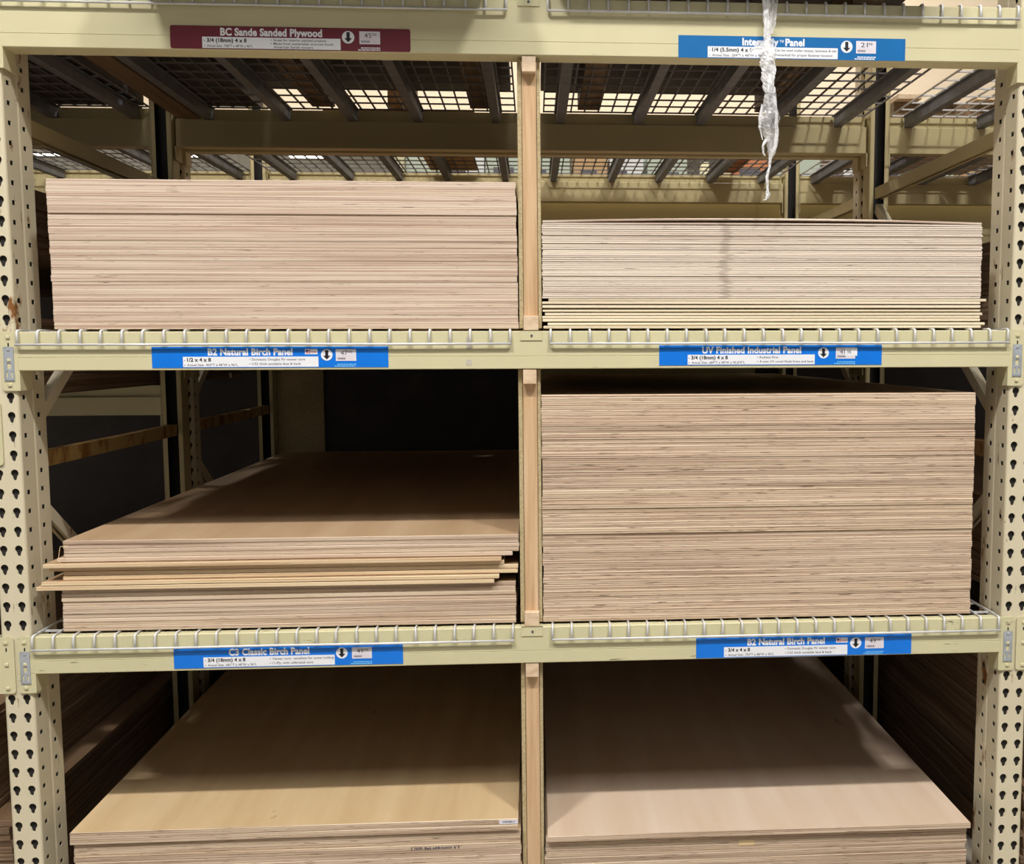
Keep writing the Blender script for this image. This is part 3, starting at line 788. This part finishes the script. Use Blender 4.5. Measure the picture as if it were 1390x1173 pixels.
def sign(xl, zt, xr, h, tilt, mat, label, L, title, l1, l2, rights, price, flag=False, rounded=0.0, torn=False, fine='white'):
    """L: where things stand along the sign, as read off it (left, right edges first)"""
    w = xr - xl
    t = thing('shelf_sign', label, 'sign', (xl, -.012, zt - h), 'shelf signs on the beams')
    t.rotation_euler = (0, tilt, 0)
    X = lambda p: (p - L['s'][0]) / (L['s'][1] - L['s'][0]) * w
    Z = lambda f: h * (1 - f)
    MB().prism_y(rrect(0, w, 0, h, rounded), -.04, 0).build('sign_board', mat, t)
    lettering('title_lettering', title, X(L['t'][0]), X(L['t'][1]), Z(.40), h * .305, -.046, M['white'], t, .042)
    p = MB().box(X(L['p'][0]), X(L['p'][1]), -.05, -.041, Z(.965), Z(.475)).build('info_panel', M['white'], t)
    def bullet(x, z, r): return MB().box(x - r, x + r, -.058, -.051, z - r, z + r)
    lettering('size_lettering', l1, X(L['a'][0]), X(L['a'][1]), Z(.70), h * .165, -.056, M['black'], p, .036)
    lettering('detail_lettering', l2, X(L['b'][0]), X(L['b'][1]), Z(.915), h * .105, -.056, M['grey_ink'], p, .014)
    bl = MB()
    for z in (.645, .87): bl.box(X(L['a'][0]) - .28, X(L['a'][0]) - .2, -.056, -.051, Z(z) - .04, Z(z) + .04)
    rows = [(.66, .105), (.87, .105)] if len(rights) < 3 or True else []
    if len([r for r in rights]) == 3: rows = [(.625, .10), (.78, .10), (.93, .10)]
    for k_, ((zz, cp), (x0, x1, s)) in enumerate(zip(rows, rights)):
        lettering('detail_lettering', s, X(x0), X(x1), Z(zz), h * cp, -.056, M['grey_ink'], p, .014)
        if k_ < 2: bl.box(X(x0) - .26, X(x0) - .18, -.056, -.051, Z(zz) + .07, Z(zz) + .15)
    bl.build('bullet_points', M['black'], p)
    dc = X(L['d']); dz = Z(.40); r = h * .275
    d = MB().prism_y(circle(dc, dz, r, 28, 0, 2 * PI)[:-1], -.05, -.041).build('arrow_disc', M['white'], t)
    a = r * .82
    MB().prism_y([(dc - r * .27, dz + a), (dc + r * .27, dz + a), (dc + r * .27, dz - a * .2), (dc + r * .66, dz - a * .15), (dc, dz - a * .98), (dc - r * .66, dz - a * .15), (dc - r * .27, dz - a * .2)], -.058, -.051).build('down_arrow', M['black'], d)
    tx0, tx1 = X(L['g'][0]), X(L['g'][1]); tw = tx1 - tx0; zt_, zb_ = Z(.13), Z(.69)
    g = MB().box(tx0, tx1, -.06, -.041, zb_, zt_).build('price_tag', M['tag'], t)
    th = zt_ - zb_
    if torn:
        lettering('price_lettering', price[0], tx0 + tw * .22, tx0 + tw * .46, zb_ + th * .45, th * .36, -.066, M['black'], g)
        MB().box(tx0 + tw * .47, tx1 + .22, -.075, -.061, zb_ + th * .25, zt_ - .04).build('peeling_tape', M['white'], g)
        lettering('price_lettering', '98', tx0 + tw * .58, tx0 + tw * .78, zb_ + th * .47, th * .3, -.08, M['grey_ink'], g)
    else:
        lettering('price_lettering', price[0], tx0 + tw * .24, tx0 + tw * .58, zb_ + th * .50, th * .36, -.066, M['black'], g)
        lettering('price_lettering', price[1], tx0 + tw * .60, tx0 + tw * .82, zb_ + th * .66, th * .2, -.066, M['grey_ink'], g)
    c = MB(); x = tx0 + tw * .08
    while x < tx0 + tw * .48:
        q = rnd.uniform(.02, .06); c.box(x, x + q, -.066, -.061, zb_ + th * .12, zb_ + th * .28); x += q + rnd.uniform(.015, .04)
    c.build('barcode', M['grey_ink'], g)
    c = MB()
    for zz, a_, b_ in ((.12, .62, .92), (.24, .66, .85), (.36, .1, .7)): c.box(tx0 + tw * a_, tx0 + tw * b_, -.066, -.061, zb_ + th * zz, zb_ + th * (zz + .035))
    c.build('small_print', M['pink_ink'], g)
    c = MB(); fx0, fx1 = tx0 - .15, tx1
    for zz, st in ((.83, .3), (.915, 0.0)):
        x = fx0 + st
        while x < fx1 - .1:
            q = min(rnd.uniform(.1, .35), fx1 - x); c.box(x, x + q, -.046, -.041, Z(zz + .05), Z(zz)); x += q + .05
    c.build('fine_print', M[fine], t)
    if flag:
        a_, b_ = X(L['f'][0]), X(L['f'][1]); fw = b_ - a_; z1, z0 = Z(.12), Z(.37)
        fb = MB().box(a_, b_, -.05, -.041, z0, z1).build('flag_panel', M['white'], t)
        c = MB()
        for k_ in range(4): c.box(a_ + fw * .06, a_ + fw * .48, -.056, -.051, z0 + (z1 - z0) * (.14 + .2 * k_), z0 + (z1 - z0) * (.24 + .2 * k_))
        c.build('flag_stripes', M['red'], fb)
        MB().box(a_ + fw * .06, a_ + fw * .26, -.06, -.057, z0 + (z1 - z0) * .5, z0 + (z1 - z0) * .86).build('flag_canton', M['navy'], fb)
        lettering('flag_lettering', 'USA', a_ + fw * .52, a_ + fw * .95, z0 + (z1 - z0) * .2, (z1 - z0) * .42, -.056, M['red'], fb, .01)
    return t

sign(-35.84, 96.87, -11.81, 2.27, 0.0, M['burgundy'], 'burgundy sign with rounded corners on the top beam, priced 45.98',
     dict(s=(42, 1338), t=(310, 858), p=(212, 957), a=(237, 450), b=(237, 482), d=999, g=(1060, 1173)), 'BC Sande Sanded Plywood', '3/4 (18mm) 4 x 8', 'Actual Size: .708"T x 48"W x 96"L',
     [(594, 880, 'Great for interior painted projects'), (594, 918, 'Made from sustainable sourced South'), (596, 808, 'American Sande veneers')], ('45', '98'), rounded=.22)
sg2 = sign(15.88, 96.76, 40.07, 2.27, 0.0, M['blue_deep'], 'deep blue sign on the top beam, partly hidden by hanging film',
     dict(s=(84, 1305), t=(424, 618), p=(240, 938), a=(263, 478), b=(263, 545), d=986, g=(1037, 1145)), 'IntegraPly', '1/4 (5.5mm) 4 x 8', 'Actual Size: .204"T x 48"W x 96"L',
     [(598, 930, 'Can be used under carpet, laminate & tile'), (598, 910, 'Premarked for proper fastener location')], ('21', '98'))
lettering('title_lettering', 'Panel', (655 - 84) / 1221 * 24.19, (758 - 84) / 1221 * 24.19, 2.27 * .60, 2.27 * .305, -.046, M['white'], sg2, .042)
lettering('trademark_lettering', '\u2122', (624 - 84) / 1221 * 24.19, (646 - 84) / 1221 * 24.19, 2.27 * .645, .46, -.046, M['white'], sg2)
sign(-38.95, 64.52, -14.73, 2.18, 0.0, M['blue'], 'blue sign with a flag on the middle beam, priced 47.98',
     dict(s=(63, 1338), t=(362, 818), p=(228, 957), a=(250, 378), b=(250, 521), d=1003, g=(1052, 1163), f=(885, 953)), 'B2 Natural Birch Panel', '1/2 x 4 x 8', 'Actual Size: .453"T x 48"W x 96"L',
     [(598, 885, 'Domestic Douglas Fir veneer core'), (598, 862, '1/32 thick sandable face & back')], ('47', '98'), True, fine='pale_blue')
sign(13.94, 64.55, 38.23, 2.14, 0.0, M['blue'], 'blue sign on the middle beam with a peeling price tag',
     dict(s=(60, 1257), t=(288, 820), p=(211, 893), a=(230, 425), b=(232, 517), d=940, g=(1007, 1112)), 'UV Finished Industrial Panel', '3/4 (18mm) 4 x 8', 'Actual Size: .689"T x 48"W x 95.875"L',
     [(596, 695, 'Radiata Pine'), (596, 888, '4 coat UV cured finish front and back')], ('41', '98'), torn=True, fine='pale_blue')
sign(-37.97, 32.58, -13.83, 2.22, 0.0, M['blue'], 'blue sign without a flag on the lowest beam, left',
     dict(s=(65, 1297), t=(358, 790), p=(222, 926), a=(245, 446), b=(245, 505), d=965, g=(1020, 1128)), 'C3 Classic Birch Panel', '3/4 (18mm) 4 x 8', 'Actual Size: .681"T x 48"W x 96"L',
     [(590, 920, 'Veneer core - excellent for screw holding'), (590, 808, '11-Ply, with calibrated core')], ('49', '98'), fine='pale_blue')
sign(18.10, 32.47, 42.30, 2.26, 0.0, M['blue'], 'blue sign with a flag on the lowest beam, right',
     dict(s=(58, 1218), t=(331, 747), p=(206, 870), a=(228, 345), b=(228, 473), d=915, g=(965, 1067), f=(808, 870)), 'B2 Natural Birch Panel', '3/4 x 4 x 8', 'Actual Size: .703"T x 48"W x 96"L',
     [(546, 806, 'Domestic Douglas Fir veneer core'), (546, 786, '1/32 thick sandable face & back')], ('49', '98'), True, fine='pale_blue')

# ------------------------------------------------------------------ hanging film
def crumple(pts, ws, mat, name, parent, n=14, amp=.22, flat=.5, sub=5, seed=3):
    """loose tube of film: centre line (x,y,z), half widths"""
    r = random.Random(seed); mb = MB(); rows = []
    for i in range(len(pts) - 1):
        for k_ in range(sub):
            f = k_ / sub; s_ = f * f * (3 - 2 * f)
            rows.append(([pts[i][a] * (1 - f) + pts[i + 1][a] * f for a in range(3)], ws[i] * (1 - s_) + ws[i + 1] * s_))
    rows.append((list(pts[-1]), ws[-1])); vs = []; fs = []
    ph = [r.uniform(0, 6.28) for _ in range(n)]
    for i, (p, w) in enumerate(rows):
        for j in range(n):
            q = 2 * PI * j / n
            k_ = 1 + amp * math.sin(3 * q + i * .55 + ph[j] * .3) + amp * r.uniform(-.8, .8)
            vs.append((p[0] + math.cos(q) * w * k_, p[1] + math.sin(q) * w * flat * k_, p[2] + r.uniform(-.08, .08)))
    for i in range(len(rows) - 1):
        for j in range(n):
            k_ = (j + 1) % n; fs.append((i * n + j, i * n + k_, (i + 1) * n + k_, (i + 1) * n + j))
    mb.add(vs, fs); return mb.build(name, mat, parent, smooth=False)
ft = thing('hanging_film', 'torn strip of clear stretch film hanging in front of the top right sign', 'plastic film', (25.2, -.9, 80))
o = lambda x, z, y=0.0: (x - 25.2, y, z - 80)
crumple([o(25.0, 103), o(24.95, 100.3), o(24.9, 98.5), o(25.0, 96.8), o(25.1, 95.9)], [.42, .36, .30, .30, .36], M['film_white'], 'gathered_strand', ft, 12, .25, .6, 5, 2)
crumple([o(25.7, 103, .1), o(25.75, 100.3, .1), o(25.7, 98.6, .1), o(25.4, 96.8)], [.40, .42, .36, .25], M['film'], 'clear_strand', ft, 12, .2, .4, 5, 5)
crumple([o(25.15, 95.9), o(25.25, 94.6), o(25.1, 93.6), o(25.25, 92.3), o(25.4, 90.8)], [.40, .62, .72, .60, .55], M['film_white'], 'crumpled_knot', ft, 16, .24, .5, 6, 8)
crumple([o(25.4, 90.9), o(25.5, 89.6), o(25.35, 88.2), o(25.3, 87.3), o(25.6, 86.2), o(25.75, 85.0), o(25.5, 84.0)], [.55, .75, 1.05, 1.02, .72, .48, .16], M['film'], 'film_pouch', ft, 18, .12, .42, 6, 11)
crumple([o(25.9, 90.4), o(26.1, 88.6), o(26.2, 87.0), o(26.0, 85.2), o(25.5, 84.2)], [.12, .14, .2, .22, .12], M['film_white'], 'pouch_fold', ft, 8, .25, .6, 5, 14)
crumple([o(24.6, 89.6), o(24.45, 88.6), o(24.35, 87.2), o(24.7, 86.0)], [.10, .16, .09, .05], M['film_white'], 'pouch_fold', ft, 8, .25, .6, 4, 17)
crumple([o(25.5, 84.2), o(25.45, 83.2), o(25.2, 82.0), o(25.25, 81.0), o(25.35, 80.3), o(25.1, 79.85), o(24.85, 79.8)], [.18, .13, .15, .12, .22, .12, .05], M['film_white'], 'twisted_tail', ft, 8, .3, .7, 5, 20)
crumple([o(25.4, 86.0, -.1), o(25.0, 85.95, -.15), o(24.7, 85.3, -.15), o(24.75, 84.6, -.15), o(24.95, 84.35, -.15)], [.10, .15, .12, .10, .04], M['film_white'], 'curled_end', ft, 8, .3, .8, 5, 23)
b = MB()     # flap blown to the left over the sign
r_ = random.Random(4); fl = []
for i in range(8):
    for j in range(5):
        u_ = i / 7; wv = .62 * (1 - u_) ** .7 + .06
        fl.append((25.2 - u_ * 2.0 - 25.2, -.1 - .25 * math.sin(u_ * 3) + r_.uniform(-.07, .07), 95.55 - u_ * .55 + (j / 4 - .5) * 2 * wv + r_.uniform(-.05, .05) - 80))
fs = [(i * 5 + j, i * 5 + j + 1, (i + 1) * 5 + j + 1, (i + 1) * 5 + j) for i in range(7) for j in range(4)]
b.add(fl, fs); b.build('side_flap', M['film_white'], ft)

# clear tape left on the middle beam
k = plain('old_clear_tape', lin(196, 190, 176), 0.25, 0, 0.15, 60)
for z0, z1, nm in ((64.2, 65.5, 'long scrap of old tape on the middle beam, right of the 47.98 sign'), (62.5, 63.1, 'short scrap of old tape low on the middle beam')):
    tag(MB().bbox(-6.6, -6.0, -.03, -.002, z0, z1, .008).build('tape_scrap', k, None, (-6.3, 0, z0)), nm, 'tape', 'tape scraps on the middle beam')
